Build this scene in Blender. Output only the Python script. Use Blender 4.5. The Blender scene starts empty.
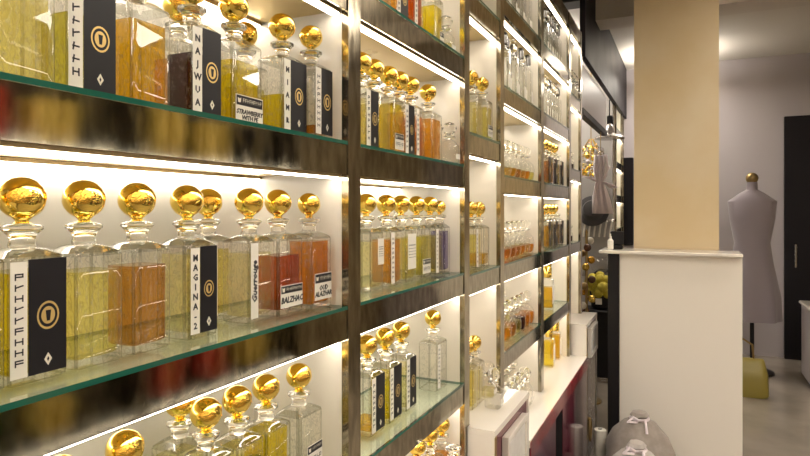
import bpy, math, random
from mathutils import Vector, Matrix
random.seed(7)
scene = bpy.context.scene
C = scene.collection
EYE = 1.7
# ------------------------------------------------------------------ camera
TH = math.radians(25.1)
FWD = Vector((math.cos(TH), math.sin(TH), 0)); RGT = Vector((math.sin(TH), -math.cos(TH), 0))
CAMP = Vector((0, -0.7, EYE))
cam = bpy.data.cameras.new('camera'); cam.sensor_width = 36; cam.lens = 600 / 810 * 36
cam.shift_y = -19 / 810; cam.clip_start = .02
co = bpy.data.objects.new('camera', cam); C.objects.link(co)
co.location = CAMP; co.rotation_euler = (math.pi / 2, 0, TH - math.pi / 2)
scene.camera = co

def ux(px, Y):
    """distance along the shelf wall of the point at depth Y that stands at image column px"""
    phi = TH - math.atan((px - 405) / 600)
    return (Y + .7) / math.tan(phi)

# ------------------------------------------------------------------ materials
def mat(name):
    m = bpy.data.materials.new(name); m.use_nodes = True
    n = m.node_tree.nodes; n.clear(); out = n.new('ShaderNodeOutputMaterial')
    return m, n, m.node_tree.links, out

def pbr(name, col, rough=.5, metal=0., noise=0., nscale=8., col2=None, bump=0., spec=.5, stretch=None, emis=None, sheen=0):
    m, n, l, out = mat(name)
    b = n.new('ShaderNodeBsdfPrincipled'); l.new(b.outputs[0], out.inputs[0])
    b.inputs['Base Color'].default_value = (*col, 1); b.inputs['Roughness'].default_value = rough
    b.inputs['Metallic'].default_value = metal; b.inputs['Specular IOR Level'].default_value = spec
    if sheen: b.inputs['Sheen Weight'].default_value = sheen
    if emis:
        b.inputs['Emission Color'].default_value = (*emis[0], 1); b.inputs['Emission Strength'].default_value = emis[1]
    if noise or bump or col2:
        tc = n.new('ShaderNodeTexCoord'); mp = n.new('ShaderNodeMapping'); l.new(tc.outputs['Object'], mp.inputs[0])
        if stretch: mp.inputs['Scale'].default_value = stretch
        t = n.new('ShaderNodeTexNoise'); t.inputs['Scale'].default_value = nscale; t.inputs['Detail'].default_value = 5
        l.new(mp.outputs[0], t.inputs['Vector'])
        if col2:
            r = n.new('ShaderNodeValToRGB'); r.color_ramp.elements[0].color = (*col, 1); r.color_ramp.elements[1].color = (*col2, 1)
            r.color_ramp.elements[0].position = .38; r.color_ramp.elements[1].position = .66
            l.new(t.outputs[0], r.inputs[0]); l.new(r.outputs[0], b.inputs['Base Color'])
        if noise:
            mr = n.new('ShaderNodeMapRange'); mr.inputs[3].default_value = max(0, rough - noise); mr.inputs[4].default_value = rough + noise
            l.new(t.outputs[0], mr.inputs[0]); l.new(mr.outputs[0], b.inputs['Roughness'])
        if bump:
            bp = n.new('ShaderNodeBump'); bp.inputs['Strength'].default_value = bump; bp.inputs['Distance'].default_value = .004
            l.new(t.outputs[0], bp.inputs['Height']); l.new(bp.outputs[0], b.inputs['Normal'])
    return m

def glow(name, col, s):
    m, n, l, out = mat(name); e = n.new('ShaderNodeEmission')
    e.inputs[0].default_value = (*col, 1); e.inputs[1].default_value = s; l.new(e.outputs[0], out.inputs[0]); return m

def clear(name, tint, body=None, bodyw=0., ior=1.45, etch=False, rough=0.0, trans=.6):
    """thin clear shell: tinted transparency + fresnel gloss (+ some scattering body for coloured liquids, + cut decoration)"""
    m, n, l, out = mat(name)
    tr = n.new('ShaderNodeBsdfTransparent'); tr.inputs[0].default_value = (*tint, 1)
    cur = tr.outputs[0]
    if body:
        d = n.new('ShaderNodeBsdfDiffuse'); d.inputs[0].default_value = (*body, 1)
        t = n.new('ShaderNodeBsdfTranslucent'); t.inputs[0].default_value = (*body, 1)
        mx = n.new('ShaderNodeMixShader'); mx.inputs[0].default_value = trans
        l.new(d.outputs[0], mx.inputs[1]); l.new(t.outputs[0], mx.inputs[2])
        m2 = n.new('ShaderNodeMixShader'); m2.inputs[0].default_value = bodyw
        l.new(cur, m2.inputs[1]); l.new(mx.outputs[0], m2.inputs[2]); cur = m2.outputs[0]
    if etch:
        tc = n.new('ShaderNodeTexCoord')
        w = n.new('ShaderNodeTexWave'); w.inputs['Scale'].default_value = 34; w.inputs['Distortion'].default_value = 9
        w.inputs['Detail'].default_value = 1.5; w.inputs['Detail Scale'].default_value = 2.2; l.new(tc.outputs['Object'], w.inputs[0])
        rp = n.new('ShaderNodeValToRGB'); rp.color_ramp.elements[0].position = .86; rp.color_ramp.elements[1].position = .97
        rp.color_ramp.elements[1].color = (.16, .16, .16, 1)
        l.new(w.outputs[1] if len(w.outputs) > 1 else w.outputs[0], rp.inputs[0])
        df = n.new('ShaderNodeBsdfDiffuse'); df.inputs[0].default_value = (.85, .82, .74, 1)
        m3 = n.new('ShaderNodeMixShader'); l.new(rp.outputs[0], m3.inputs[0]); l.new(cur, m3.inputs[1]); l.new(df.outputs[0], m3.inputs[2])
        cur = m3.outputs[0]
    lw = n.new('ShaderNodeLayerWeight'); lw.inputs[0].default_value = .5
    pw = n.new('ShaderNodeMath'); pw.operation = 'POWER'; pw.inputs[1].default_value = 3.6 if 'glass' in name else 5; l.new(lw.outputs['Facing'], pw.inputs[0])
    f = n.new('ShaderNodeMath'); f.operation = 'MULTIPLY_ADD'; f.inputs[1].default_value = .92
    f.inputs[2].default_value = ((ior - 1) / (ior + 1)) ** 2; l.new(pw.outputs[0], f.inputs[0])
    g = n.new('ShaderNodeBsdfGlossy'); g.inputs['Roughness'].default_value = rough
    m4 = n.new('ShaderNodeMixShader'); l.new(f.outputs[0], m4.inputs[0]); l.new(cur, m4.inputs[1]); l.new(g.outputs[0], m4.inputs[2])
    l.new(m4.outputs[0], out.inputs[0]); return m

def real_glass(name, col, rough=0.):
    m, n, l, out = mat(name); b = n.new('ShaderNodeBsdfPrincipled'); l.new(b.outputs[0], out.inputs[0])
    b.inputs['Base Color'].default_value = (*col, 1); b.inputs['Transmission Weight'].default_value = 1
    b.inputs['Roughness'].default_value = rough; b.inputs['IOR'].default_value = 1.46; return m

M = {}
M['cream'] = pbr('cream_laminate', (.80, .735, .63), .16, spec=.5)
M['cream_matt'] = pbr('cream_panel', (.82, .76, .65), .35, noise=.05, nscale=3)
M['bronze'] = pbr('antique_bronze_mirror', (.27, .24, .18), .08, 1., noise=.06, nscale=16, col2=(.47, .425, .325), stretch=(2.6, 1, 1))
M['bronze_post'] = pbr('bronze_post_metal', (.30, .262, .195), .15, 1., noise=.08, nscale=10, col2=(.50, .445, .335), stretch=(6, 3, 1.3))
M['gold_under'] = pbr('gold_underside', (.62, .48, .22), .28, .9, noise=.06, nscale=5)
M['board'] = pbr('shelf_board', (.84, .79, .64), .4)
M['plate'] = clear('shelf_glass', (.93, .97, .94), ior=1.5)
M['edge'] = pbr('green_glass_edge', (.016, .12, .085), .08, spec=.8)
M['led'] = glow('warm_white_light', (1, .92, .80), 9.5)
M['spot'] = glow('added_downlight_glow', (1, .93, .85), 170.)
M['lamp'] = glow('added_panel_light', (1, .91, .79), 13.)
M['alu'] = pbr('light_profile_metal', (.55, .42, .22), .35, .9)
M['shell'] = clear('bottle_glass', (.985, .982, .965), ior=1.5, etch=True)
M['cut'] = clear('bevelled_glass_edge', (.70, .70, .65), ior=2.0, rough=.03)
M['plain'] = clear('plain_bottle_glass', (.975, .975, .965), ior=1.5)
M['crystal'] = real_glass('crystal_neck_glass', (.98, .97, .93))
M['gold'] = pbr('polished_gold', (.96, .69, .15), .085, 1.)
M['goldm'] = pbr('stopper_medallion_gold', (.72, .40, .06), .2, 1., noise=.08, nscale=300, bump=.6)
M['silver'] = pbr('dark_silver_cap', (.16, .155, .15), .25, 1.)
M['white_lab'] = pbr('white_paper_label', (.83, .80, .72), .5)
M['black_lab'] = pbr('black_paper_label', (.010, .009, .012), .4, spec=.3)
M['ink'] = pbr('black_ink', (.015, .015, .018), .5)
M['wink'] = pbr('white_ink', (.82, .78, .66), .5)
M['gink'] = pbr('gold_ink', (.72, .52, .2), .35, .5)
LIQ = {'yellow': ((.96, .87, .16), (.90, .72, .02), .14), 'olive': ((.90, .87, .34), (.70, .62, .08), .16),
       'pale': ((.985, .96, .75), (.86, .78, .36), .06), 'straw': ((.975, .93, .54), (.88, .75, .18), .10),
       'amber': ((.93, .60, .19), (.78, .38, .05), .18), 'red': ((.82, .33, .10), (.50, .14, .02), .24),
       'plum': ((.30, .13, .14), (.07, .018, .025), .5), 'orange': ((.96, .67, .22), (.88, .48, .07), .18),
       'gold': ((.96, .76, .18), (.88, .58, .05), .18), 'violet': ((.62, .55, .80), (.22, .17, .44), .3),
       'brown': ((.86, .62, .28), (.56, .32, .08), .22), 'clear': ((.98, .97, .93), None, 0)}
for k, (t, b, w) in LIQ.items(): M['liq_' + k] = clear('perfume_' + k, t, b, w, ior=1.25, trans=.55)

# ------------------------------------------------------------------ mesh builder
class MB:
    def __init__(s): s.v = []; s.f = []; s.mi = []; s.mats = []
    def _m(s, m):
        if m not in s.mats: s.mats.append(m)
        return s.mats.index(m)
    def add(s, vs, fs, m=None, T=None):
        o = len(s.v); s.v += [tuple(T @ Vector(p)) if T else tuple(p) for p in vs]
        k = s._m(m)
        for f in fs: s.f.append([i + o for i in f]); s.mi.append(k)
        return s
    def box(s, x0, x1, y0, y1, z0, z1, m=None, T=None):
        return s.add([(x0, y0, z0), (x1, y0, z0), (x1, y1, z0), (x0, y1, z0), (x0, y0, z1), (x1, y0, z1), (x1, y1, z1), (x0, y1, z1)],
                     [(3, 2, 1, 0), (4, 5, 6, 7), (0, 1, 5, 4), (1, 2, 6, 5), (2, 3, 7, 6), (3, 0, 4, 7)], m, T)
    def bbox(s, x0, x1, y0, y1, z0, z1, b, m=None, T=None):
        """box with bevelled vertical and top edges"""
        def ring(i, z):
            a, c, d, e = x0 + i, x1 - i, y0 + i, y1 - i
            return [(a + b, d, z), (c - b, d, z), (c, d + b, z), (c, e - b, z), (c - b, e, z), (a + b, e, z), (a, e - b, z), (a, d + b, z)]
        return s.loft([ring(b, z0), ring(0, z0 + b), ring(0, z1 - b), ring(b, z1)], m, T)
    def loft(s, rings, m=None, T=None, cap=True):
        n = len(rings[0]); vs = [p for r in rings for p in r]; fs = []
        for i in range(len(rings) - 1):
            for j in range(n):
                k = (j + 1) % n; fs.append((i * n + j, i * n + k, (i + 1) * n + k, (i + 1) * n + j))
        if cap: fs.append(tuple(range(n))[::-1]); fs.append(tuple(range((len(rings) - 1) * n, len(rings) * n)))
        return s.add(vs, fs, m, T)
    def lathe(s, prof, n=20, m=None, T=None):
        return s.loft([[(r * math.cos(2 * math.pi * j / n), r * math.sin(2 * math.pi * j / n), z) for j in range(n)] for r, z in prof], m, T)
    def tube(s, pts, r, n=8, m=None):
        pts = [Vector(p) for p in pts]; rings = []
        for i, p in enumerate(pts):
            d = (pts[min(i + 1, len(pts) - 1)] - pts[max(i - 1, 0)]).normalized()
            a = d.orthogonal().normalized() if i == 0 else (a - d * a.dot(d)).normalized()
            b = d.cross(a); rr = r[i] if isinstance(r, (list, tuple)) else r
            rings.append([p + (a * math.cos(2 * math.pi * j / n) + b * math.sin(2 * math.pi * j / n)) * rr for j in range(n)])
        return s.loft(rings, m)
    def ball(s, c, r, seg=16, rin=10, m=None, fn=None, sc=(1, 1, 1)):
        vs = [(0, 0, -1)]; fs = []
        for i in range(1, rin):
            ph = -math.pi / 2 + math.pi * i / rin
            for j in range(seg):
                t = 2 * math.pi * j / seg; vs.append((math.cos(ph) * math.cos(t), math.cos(ph) * math.sin(t), math.sin(ph)))
        vs.append((0, 0, 1))
        for j in range(seg):
            fs.append((0, 1 + (j + 1) % seg, 1 + j)); o = 1 + (rin - 2) * seg; fs.append((o + j, o + (j + 1) % seg, len(vs) - 1))
        for i in range(rin - 2):
            for j in range(seg):
                a = 1 + i * seg; k = (j + 1) % seg; fs.append((a + j, a + k, a + seg + k, a + seg + j))
        o = []
        for p in vs:
            q = r * (fn(p) if fn else 1); o.append((c[0] + p[0] * q * sc[0], c[1] + p[1] * q * sc[1], c[2] + p[2] * q * sc[2]))
        return s.add(o, fs, m)
    def mesh(s, name, smooth=True, ang=35):
        me = bpy.data.meshes.new(name); me.from_pydata(s.v, [], s.f)
        for m in s.mats: me.materials.append(m)
        for p, k in zip(me.polygons, s.mi): p.material_index = k; p.use_smooth = smooth
        if smooth: me.set_sharp_from_angle(angle=math.radians(ang))
        me.update(); return me
    def build(s, name, parent=None, smooth=True, loc=None, ang=35):
        return ob(name, s.mesh(name, smooth, ang), parent, loc)

def ob(name, me, parent=None, loc=None):
    o = bpy.data.objects.new(name, me); C.objects.link(o)
    if parent: o.parent = parent
    if loc is not None: o.location = loc
    return o
def tag(o, label, cat, group=None):
    o['label'] = label; o['category'] = cat
    if group: o['group'] = group
    return o
def thing(name, label, cat, loc=(0, 0, 0), rz=0, group=None):
    o = ob(name, None, None, loc); o.rotation_euler = (0, 0, rz); return tag(o, label, cat, group)
def struct(name, mb, parent=None):
    o = mb.build(name, parent, False)
    if not parent: o['kind'] = 'structure'
    return o

def text_mesh(txt, size, m, T, spacing=1., shear=0., line=1.):
    key = ('t', txt, size, m.name, tuple(tuple(r) for r in T), spacing, shear, line)
    if key in CACHE: return CACHE[key]
    cu = bpy.data.curves.new('lettering', 'FONT'); cu.body = txt; cu.size = size; cu.align_x = 'CENTER'; cu.align_y = 'CENTER'
    cu.space_line = line; cu.space_character = spacing; cu.shear = shear; cu.resolution_u = 1; cu.extrude = .0003
    cu.offset = size * .03
    t = bpy.data.objects.new('lettering', cu); C.objects.link(t)
    dg = bpy.context.evaluated_depsgraph_get(); me = bpy.data.meshes.new_from_object(t.evaluated_get(dg))
    bpy.data.objects.remove(t); bpy.data.curves.remove(cu)
    me.materials.clear(); me.materials.append(m); me.transform(T); CACHE[key] = me; return me
CACHE = {}
def cached(key, fn):
    if key not in CACHE: CACHE[key] = fn()
    return CACHE[key]
# text lies in XY; stand it up facing -Y (towards the aisle)
UP = Matrix.Rotation(math.pi / 2, 4, 'X')
SIDE = Matrix.Rotation(-math.pi / 2, 4, 'Z') @ UP      # facing -X (towards the shop entrance)

def strokes(n, x0, x1, z0, z1, y, m, vertical, seed):
    """rows of small pen strokes for lettering too small or blurred to read"""
    rn = random.Random(seed); mb = MB()
    def st(a, c, b, d, w):
        v = Vector((b - a, 0, d - c)); q = Vector((-v.z, 0, v.x)).normalized() * w
        mb.add([(a + q.x, y, c + q.z), (a - q.x, y, c - q.z), (b - q.x, y, d - q.z), (b + q.x, y, d + q.z)], [(0, 1, 2, 3)], m)
    for i in range(n):
        if vertical: a, b, c, d = x0, x1, z1 - (z1 - z0) * (i + .82) / n, z1 - (z1 - z0) * (i + .18) / n
        else: a, b, c, d = x0 + (x1 - x0) * (i + .12) / n, x0 + (x1 - x0) * (i + .88) / n, z0, z1
        k = rn.choice((0, 1, 3, 4, 5, 0, 4)); w = min(b - a, d - c) * .11
        st(a + w, c, a + w + (b - a) * .15 * (k == 1), d, w)
        if k in (0, 2): st(b - w, c, b - w, d, w)
        if k != 2: st(a, (c + d) / 2, b, (c + d) / 2 + (d - c) * (.3 if k == 3 else 0), w)
        if k in (4, 5): st(a, d - w, b, d - w, w)
        if k == 5: st(b - w, (c + d) / 2, b - w, d, w)
    return mb.mesh('lettering', False)
# ------------------------------------------------------------------ bottles
def sq(hw, hd, n, z, N):
    r = []
    for j in range(N):
        t = 2 * math.pi * (j + .5) / N; c, s = math.cos(t), math.sin(t)
        r.append((hw * math.copysign(abs(c) ** (2 / n), c), hd * math.copysign(abs(s) ** (2 / n), s), z))
    return r
def body_mesh(w, d, h, N, m):
    a, b = w / 2, d / 2
    rings = [sq(a - .003, b - .003, 9, 0, N), sq(a, b, 12, .003, N), sq(a, b, 12, h - .006, N), sq(a - .0015, b - .0015, 11, h - .0015, N),
             sq(a - .006, b - .006, 8, h + .002, N), sq(a * .72, b * .72, 4, h + .006, N), sq(.0175, .0175, 2, h + .010, N)]
    mb = MB(); mb.loft(rings, M[m]); me = mb.mesh('body', True, 28); me.materials.append(M['cut'])
    for q in me.polygons:
        nx, ny, nz = (abs(c) for c in q.normal)
        if (nz < .5 and min(nx, ny) > .22) or (.25 < nz < .9): q.material_index = 1
    return me
def liquid_mesh(w, d, h, fill, N, liq):
    a, b = w / 2 - .005, d / 2 - .005; z1 = .012 + (h - .018) * fill
    mb = MB(); mb.loft([sq(a - .003, b - .003, 8, .012, N), sq(a, b, 10, .015, N), sq(a, b, 10, z1, N)], M['liq_' + liq]); return mb.mesh('perfume', True, 28)
def neck_mesh(h, n):
    mb = MB(); mb.lathe([(.0165, h + .0104), (.0155, h + .015), (.0150, h + .020), (.0165, h + .025), (.0215, h + .030), (.0245, h + .033), (.0245, h + .037),
                         (.020, h + .0395), (.010, h + .041)], n, M['crystal']); return mb.mesh('neck', True, 40)
def ball_mesh(r, near):
    z0 = .0
    def fn(p):
        t = math.atan2(p[1], p[0]); lat = math.asin(max(-1, min(1, p[2])))
        return 1 + .028 * abs(math.sin(3.5 * (t + 1.1 * lat))) * math.cos(lat) if near else 1
    mb = MB(); mb.ball((0, 0, r * 1.18), r, 42 if near else 16, 22 if near else 10, M['gold'], fn)
    mb.lathe([(r * .42, 0), (r * .30, r * .06), (r * .30, r * .14), (r * .55, r * .36)], 16 if near else 8, M['gold']); return mb.mesh('stopper', True, 60)
def medal_mesh(r):
    ax = Vector((-.62, -.76, .12)).normalized(); e = ax.cross(Vector((0, 0, 1))).normalized(); f = ax.cross(e)
    vs = [ax * r * 1.045 + Vector((0, 0, r * 1.18))]; fs = []; n = 20
    for k, (q, rr) in enumerate(((.25, 1.06), (.42, 1.055), (.47, 1.02), (.5, .96))):
        for j in range(n):
            t = 2 * math.pi * j / n; dv = (ax + e * math.tan(q) * 1.15 * math.cos(t) + f * math.tan(q) * .8 * math.sin(t)).normalized()
            vs.append(dv * r * rr + Vector((0, 0, r * 1.18)))
    for j in range(n):
        k = (j + 1) % n; fs.append((0, 1 + j, 1 + k))
        for q in range(3): a = 1 + q * n; fs.append((a + j, a + n + j, a + n + k, a + k))
    mb = MB(); mb.add(vs, fs, M['goldm']); return mb.mesh('medallion', True, 60)

def oval_emblem(cx, z, r, y):
    mb = MB()
    T = Matrix.Translation((cx, y, z)) @ UP
    n = 24
    for r0, r1, m in ((r * .84, r, 'gink'), (r * .0, r * .62, 'gink')):
        vs = []
        for q in (r0, r1):
            for j in range(n): t = 2 * math.pi * j / n; vs.append((q * .82 * math.cos(t), q * math.sin(t), .0004))
        mb.add(vs, [(j, n + j, n + (j + 1) % n, (j + 1) % n) for j in range(n)], M[m], T)
    mb.add([(-r * .12, -r * .4, .0008), (r * .12, -r * .4, .0008), (r * .2, r * .35, .0008), (-r * .2, r * .35, .0008)], [(0, 1, 2, 3)], M['black_lab'], T)
    return mb.mesh('emblem', False)

def bottle(label, x, Y, z, w=.078, d=.070, h=.160, liq='straw', fill=.85, strip=None, black=False, card=None, ballr=.0275, near=True,
           group=None, rz=0., stopper='gold', m='shell', hand=False, blow=None):
    """crystal decanter: glass body, perfume, crystal neck, gold ball stopper, paper labels. front is -Y"""
    r = thing('perfume_bottle', label, 'perfume bottle', (x, Y, z + .0006), rz, group)
    N = 32 if near else 16
    ob('body', cached(('b', w, d, h, N, m), lambda: body_mesh(w, d, h, N, m)), r)
    if liq != 'clear': ob('perfume', cached(('l', w, d, h, round(fill, 2), N, liq), lambda: liquid_mesh(w, d, h, fill, N, liq)), r)
    ob('neck', cached(('n', h, near), lambda: neck_mesh(h, 24 if near else 12)), r)
    if stopper == 'gold':
        s = ob('stopper', cached(('s', ballr, near), lambda: ball_mesh(ballr, near)), r, (0, 0, h + .041))
        if near: ob('medallion', cached(('m', ballr), lambda: medal_mesh(ballr)), s)
    elif stopper == 'glass':
        ob('stopper', cached(('gs', ballr, near), lambda: MB().ball((0, 0, ballr * .95), ballr, 16, 10, M['crystal']).mesh('stopper')), r, (0, 0, h + .0415))
    y = -d / 2 - .0009
    xs = -w / 2 + .002
    if strip is not None:
        sw = min(.021, w * .30)
        L = ob('strip_label', cached(('sl', w, d, h), lambda: MB().box(xs, xs + sw, y, y + .0006, .010, h - .006, M['white_lab']).mesh('strip_label', False)), r)
        L['label'] = 'narrow white paper strip'
        cx = xs + sw / 2
        if strip[0] == '#': me = strokes(int(strip[1:]), cx - sw * .26, cx + sw * .26, .022, h - .018, y - .0004, M['ink'], True, label)
        elif hand: T = Matrix.Translation((cx, y - .0003, h * .5)) @ UP @ Matrix.Rotation(math.pi / 2, 4, 'Z'); me = text_mesh(strip, .019, M['ink'], T, .95, .25)
        else:
            nl = len(strip); T = Matrix.Translation((cx, y - .0003, h * .5)) @ UP
            me = text_mesh('\n'.join(strip), min(.016, (h - .03) / nl * .92), M['ink'], T, 1., 0, (h - .03) / nl / min(.016, (h - .03) / nl * .92))
        ob('lettering', me, L)
        xs += sw + .0015
    if black:
        x1 = w / 2 - .003
        L = ob('black_label', cached(('bl', w, d, h, xs), lambda: MB().box(xs, x1, y, y + .0006, .010, h - .004, M['black_lab']).mesh('black_label', False)), r)
        L['label'] = 'tall black paper label'
        cx = (xs + x1) / 2
        ob('emblem', cached(('em', cx, h, y), lambda: oval_emblem(cx, h * .52, (x1 - xs) * .36, y)), L)
        if near: ob('lettering', text_mesh(blow or '0', .020, M['wink'], Matrix.Translation((cx, y - .0003, .026)) @ UP), L)
    if card:
        x0, x1, z0, z1 = card.get('box', (-w / 2 + .006, w / 2 - .006, .016, .062))
        L = ob('paper_label', MB().box(x0, x1, y, y + .0006, z0, z1, M[card.get('mat', 'white_lab')]).mesh('paper_label', False), r)
        if card.get('head', True):
            zh = z1 - (z1 - z0) * .36
            hd = MB().box(x0 + .0015, x1 - .0015, y - .0004, y, zh, z1 - .0015, M['black_lab'])
            T = Matrix.Translation((x0 + .009, y - .0006, (zh + z1) / 2)) @ UP
            hd.add([(-.0035, -.005, 0), (.0035, -.005, 0), (.005, .004, 0), (0, .002, 0), (-.005, .004, 0)], [(0, 1, 2, 3, 4)], M['wink'], T)
            H = hd.build('header_band', L, False)
            if near: ob('header_lettering', strokes(9, x0 + .018, x1 - .004, zh + (z1 - zh) * .3, z1 - (z1 - zh) * .32, y - .0007, M['wink'], False, label), L)
            zt = (z0 + zh) / 2
        else: zt = (z0 + z1) / 2
        if card['text'][0] == '#':
            zc = (z0 + zt * 2 - z0) / 2; hh = (zt - z0) * .42
            ob('lettering', strokes(int(card['text'][1:]), x0 + .004, x1 - .004, zc - hh, zc + hh, y - .0004, M['ink'], z1 - z0 > (x1 - x0) * 1.6, label), L); return r
        lines = card['text'].split('\n'); mx = max(len(q) for q in lines)
        sz = min((x1 - x0) / mx * 1.6, (zt - z0) * 2 / len(lines) * .95)
        ob('lettering', text_mesh(card['text'], sz, M['ink'], Matrix.Translation(((x0 + x1) / 2, y - .0003, zt)) @ UP, .95, .22, .85), L)
    return r

def flacon(label, x, Y, z, kind='round', liq='clear', fill=.5, s=1., group=None, rz=0., cap='glass'):
    """other bottles: round flacon, tall slim bottle, gold topped column"""
    nm = {'round': 'round_flacon', 'tall': 'slim_bottle', 'column': 'gold_capped_bottle', 'small': 'crystal_flacon', 'facet': 'crystal_flacon'}[kind]
    r = thing(nm, label, 'perfume bottle', (x, Y, z + .0006), rz, group)
    def mk(name, fn): return ob(name, cached((kind, name, liq, round(fill, 2), round(s, 3), cap), lambda: fn().mesh(name, True, 40)), r)
    def bevelled(me):
        me.materials.append(M['cut']); k = len(me.materials) - 1
        for q in me.polygons:
            if abs(q.normal.z) < .5 and min(abs(q.normal.x), abs(q.normal.y)) > .22: q.material_index = k
        return me
    S = lambda pr: [(a * s, b * s) for a, b in pr]
    if kind == 'round':
        mk('body', lambda: MB().lathe(S([(.022, 0), (.034, .004), (.041, .03), (.042, .06), (.036, .085), (.02, .102), (.013, .108)]), 20, M['plain']))
        if liq != 'clear':
            zt = .008 + .085 * fill
            mk('perfume', lambda: MB().lathe(S([(.024, .006), (.032, .012), (.0375, .032), (.0385, min(.06, zt * .8)), (.037 if zt < .07 else .030, zt)]), 20, M['liq_' + liq]))
        mk('neck', lambda: MB().lathe(S([(.012, .1085), (.012, .122), (.021, .127), (.021, .131), (.008, .133)]), 16, M['crystal']))
        mk('stopper', lambda: MB().ball((0, 0, .156 * s), .0215 * s, 14, 9, M['crystal' if cap == 'glass' else cap]))
    elif kind == 'tall':
        mk('body', lambda: MB().loft([sq(.024 * s, .022 * s, 7, 0, 16), sq(.026 * s, .024 * s, 9, .004 * s, 16), sq(.026 * s, .024 * s, 9, .19 * s, 16), sq(.012 * s, .012 * s, 2, .205 * s, 16), sq(.011 * s, .011 * s, 2, .222 * s, 16)], M['plain']))
        if not r.children[0].data.get('cut'): bevelled(r.children[0].data); r.children[0].data['cut'] = 1
        if liq != 'clear': mk('perfume', lambda: MB().loft([sq(.021 * s, .019 * s, 8, .008 * s, 16), sq(.021 * s, .019 * s, 8, (.01 + .17 * fill) * s, 16)], M['liq_' + liq]))
        if cap == 'glass':
            mk('stopper', lambda: MB().lathe(S([(.010, .2225), (.017, .226), (.021, .236), (.017, .25), (.007, .262), (.012, .268), (.012, .28), (.004, .285)]), 14, M['crystal']))
        else:
            mk('cap', lambda: MB().lathe(S([(.014, .2225), (.0165, .225), (.0165, .262), (.013, .266), (.0165, .270), (.010, .278)]), 14, M[cap]))
        mk('paper_label', lambda: MB().box(-.018 * s, .018 * s, -.0252 * s, -.0245 * s, .03 * s, .085 * s, M['white_lab']))
    elif kind == 'column':
        mk('body', lambda: MB().loft([sq(.026 * s, .026 * s, 8, 0, 16), sq(.028 * s, .028 * s, 10, .004 * s, 16), sq(.028 * s, .028 * s, 10, .15 * s, 16), sq(.016 * s, .016 * s, 2, .158 * s, 16)], M['plain']))
        mk('perfume', lambda: MB().loft([sq(.024 * s, .024 * s, 9, .008 * s, 16), sq(.024 * s, .024 * s, 9, (.012 + .132 * fill) * s, 16)], M['liq_' + liq]))
        mk('cap', lambda: MB().lathe(S([(.018, .1585), (.021, .161), (.021, .205), (.016, .212), (.020, .218), (.020, .232), (.012, .238)]), 16, M['gold']))
        mk('paper_label', lambda: MB().box(-.022 * s, .022 * s, -.0292 * s, -.0285 * s, .03 * s, .12 * s, M['white_lab']))
    else:
        mk('body', lambda: MB().loft([sq(.024 * s, .024 * s, 4, 0, 12), sq(.028 * s, .028 * s, 4, .006 * s, 12), sq(.028 * s, .028 * s, 4, .055 * s, 12), sq(.02 * s, .02 * s, 3, .068 * s, 12), sq(.011 * s, .011 * s, 2, .075 * s, 12)], M['plain']))
        if liq != 'clear': mk('perfume', lambda: MB().loft([sq(.023 * s, .023 * s, 5, .006 * s, 12), sq(.023 * s, .023 * s, 5, (.008 + .045 * fill) * s, 12)], M['liq_' + liq]))
        mk('stopper', lambda: MB().lathe(S([(.012, .0755), (.02, .08), (.02, .085), (.012, .09), (.022, .102), (.025, .112), (.018, .124), (.008, .13)]), 12, M['crystal']))
        if kind == 'facet': mk('paper_label', lambda: MB().box(-.018 * s, .018 * s, -.0292 * s, -.0285 * s, .014 * s, .03 * s, M['white_lab']))
    return r

# ------------------------------------------------------------------ shelf wall
DB = .265        # depth of the niches
TOP = 2.905
def bay(x0, x1, heights, label, low, post_r, left_post=None, back_led=True, rail=TOP):
    """one lit niche column: cream divider with bronze front, cream back, bronze fronted shelves with a glass plate and light strips"""
    r = thing('display_shelving', label, 'shelving', (x0, 0, 0))
    w = x1 - x0
    MB().box(-.02, w + post_r * .5, DB, DB + .016, low, rail + .09, M['cream_matt']).build('back_panel', r, False)
    def div(a, b):
        dv = MB().box(a, b, .012, DB - .0005, low, rail + .09, M['cream']).build('divider', r, False)
        MB().box(a, b, -.006, .0115, low, rail + .09, M['bronze_post']).build('bronze_post', dv, False)
    div(w, w + post_r)
    if left_post: div(-left_post, 0)
    def ledstrip(sh, y0, z, led=True):
        p = MB().box(.004, w - .004, y0, y0 + .026, z - .007, z - .0005, M['alu']).build('light_profile', sh, False)
        MB().box(.008, w - .008, y0 + .003, y0 + .023, z - .0105, z - .0072, M['led']).build('light_strip', sh, False)
    for z in heights:
        sh = MB().box(.001, w - .001, .010, DB - .001, z - .072, z - .0085, M['board']).build('shelf', r, False)
        MB().box(.001, w - .001, -.003, .0095, z - .076, z - .0085, M['bronze']).build('bronze_fascia', sh, False)
        MB().box(.001, w - .001, .0098, DB - .002, z - .0745, z - .0725, M['gold_under']).build('underside', sh, False)
        g = MB(); g.add([(.002, -.005, z - .008), (w - .002, -.005, z - .008), (w - .002, DB - .002, z - .008), (.002, DB - .002, z - .008),
                         (.002, -.005, z), (w - .002, -.005, z), (w - .002, DB - .002, z), (.002, DB - .002, z)], [(4, 5, 6, 7), (3, 2, 1, 0)], M['plate'])
        g.add([(.002, -.005, z - .008), (w - .002, -.005, z - .008), (w - .002, -.005, z), (.002, -.005, z),
               (.002, DB - .002, z - .008), (w - .002, DB - .002, z - .008), (w - .002, DB - .002, z), (.002, DB - .002, z)],
              [(0, 1, 2, 3), (5, 4, 7, 6), (1, 5, 6, 2), (4, 0, 3, 7)], M['edge'])
        g.build('glass_plate', sh, False)
        ledstrip(sh, .012, z - .0745)
        if back_led: ledstrip(sh, DB - .030, z - .0745)
    t = MB().box(.001, w - .001, -.003, DB - .001, rail, rail + .09, M['bronze']).build('top_rail', r, False)
    ledstrip(t, .012, rail)
    return r

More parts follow.
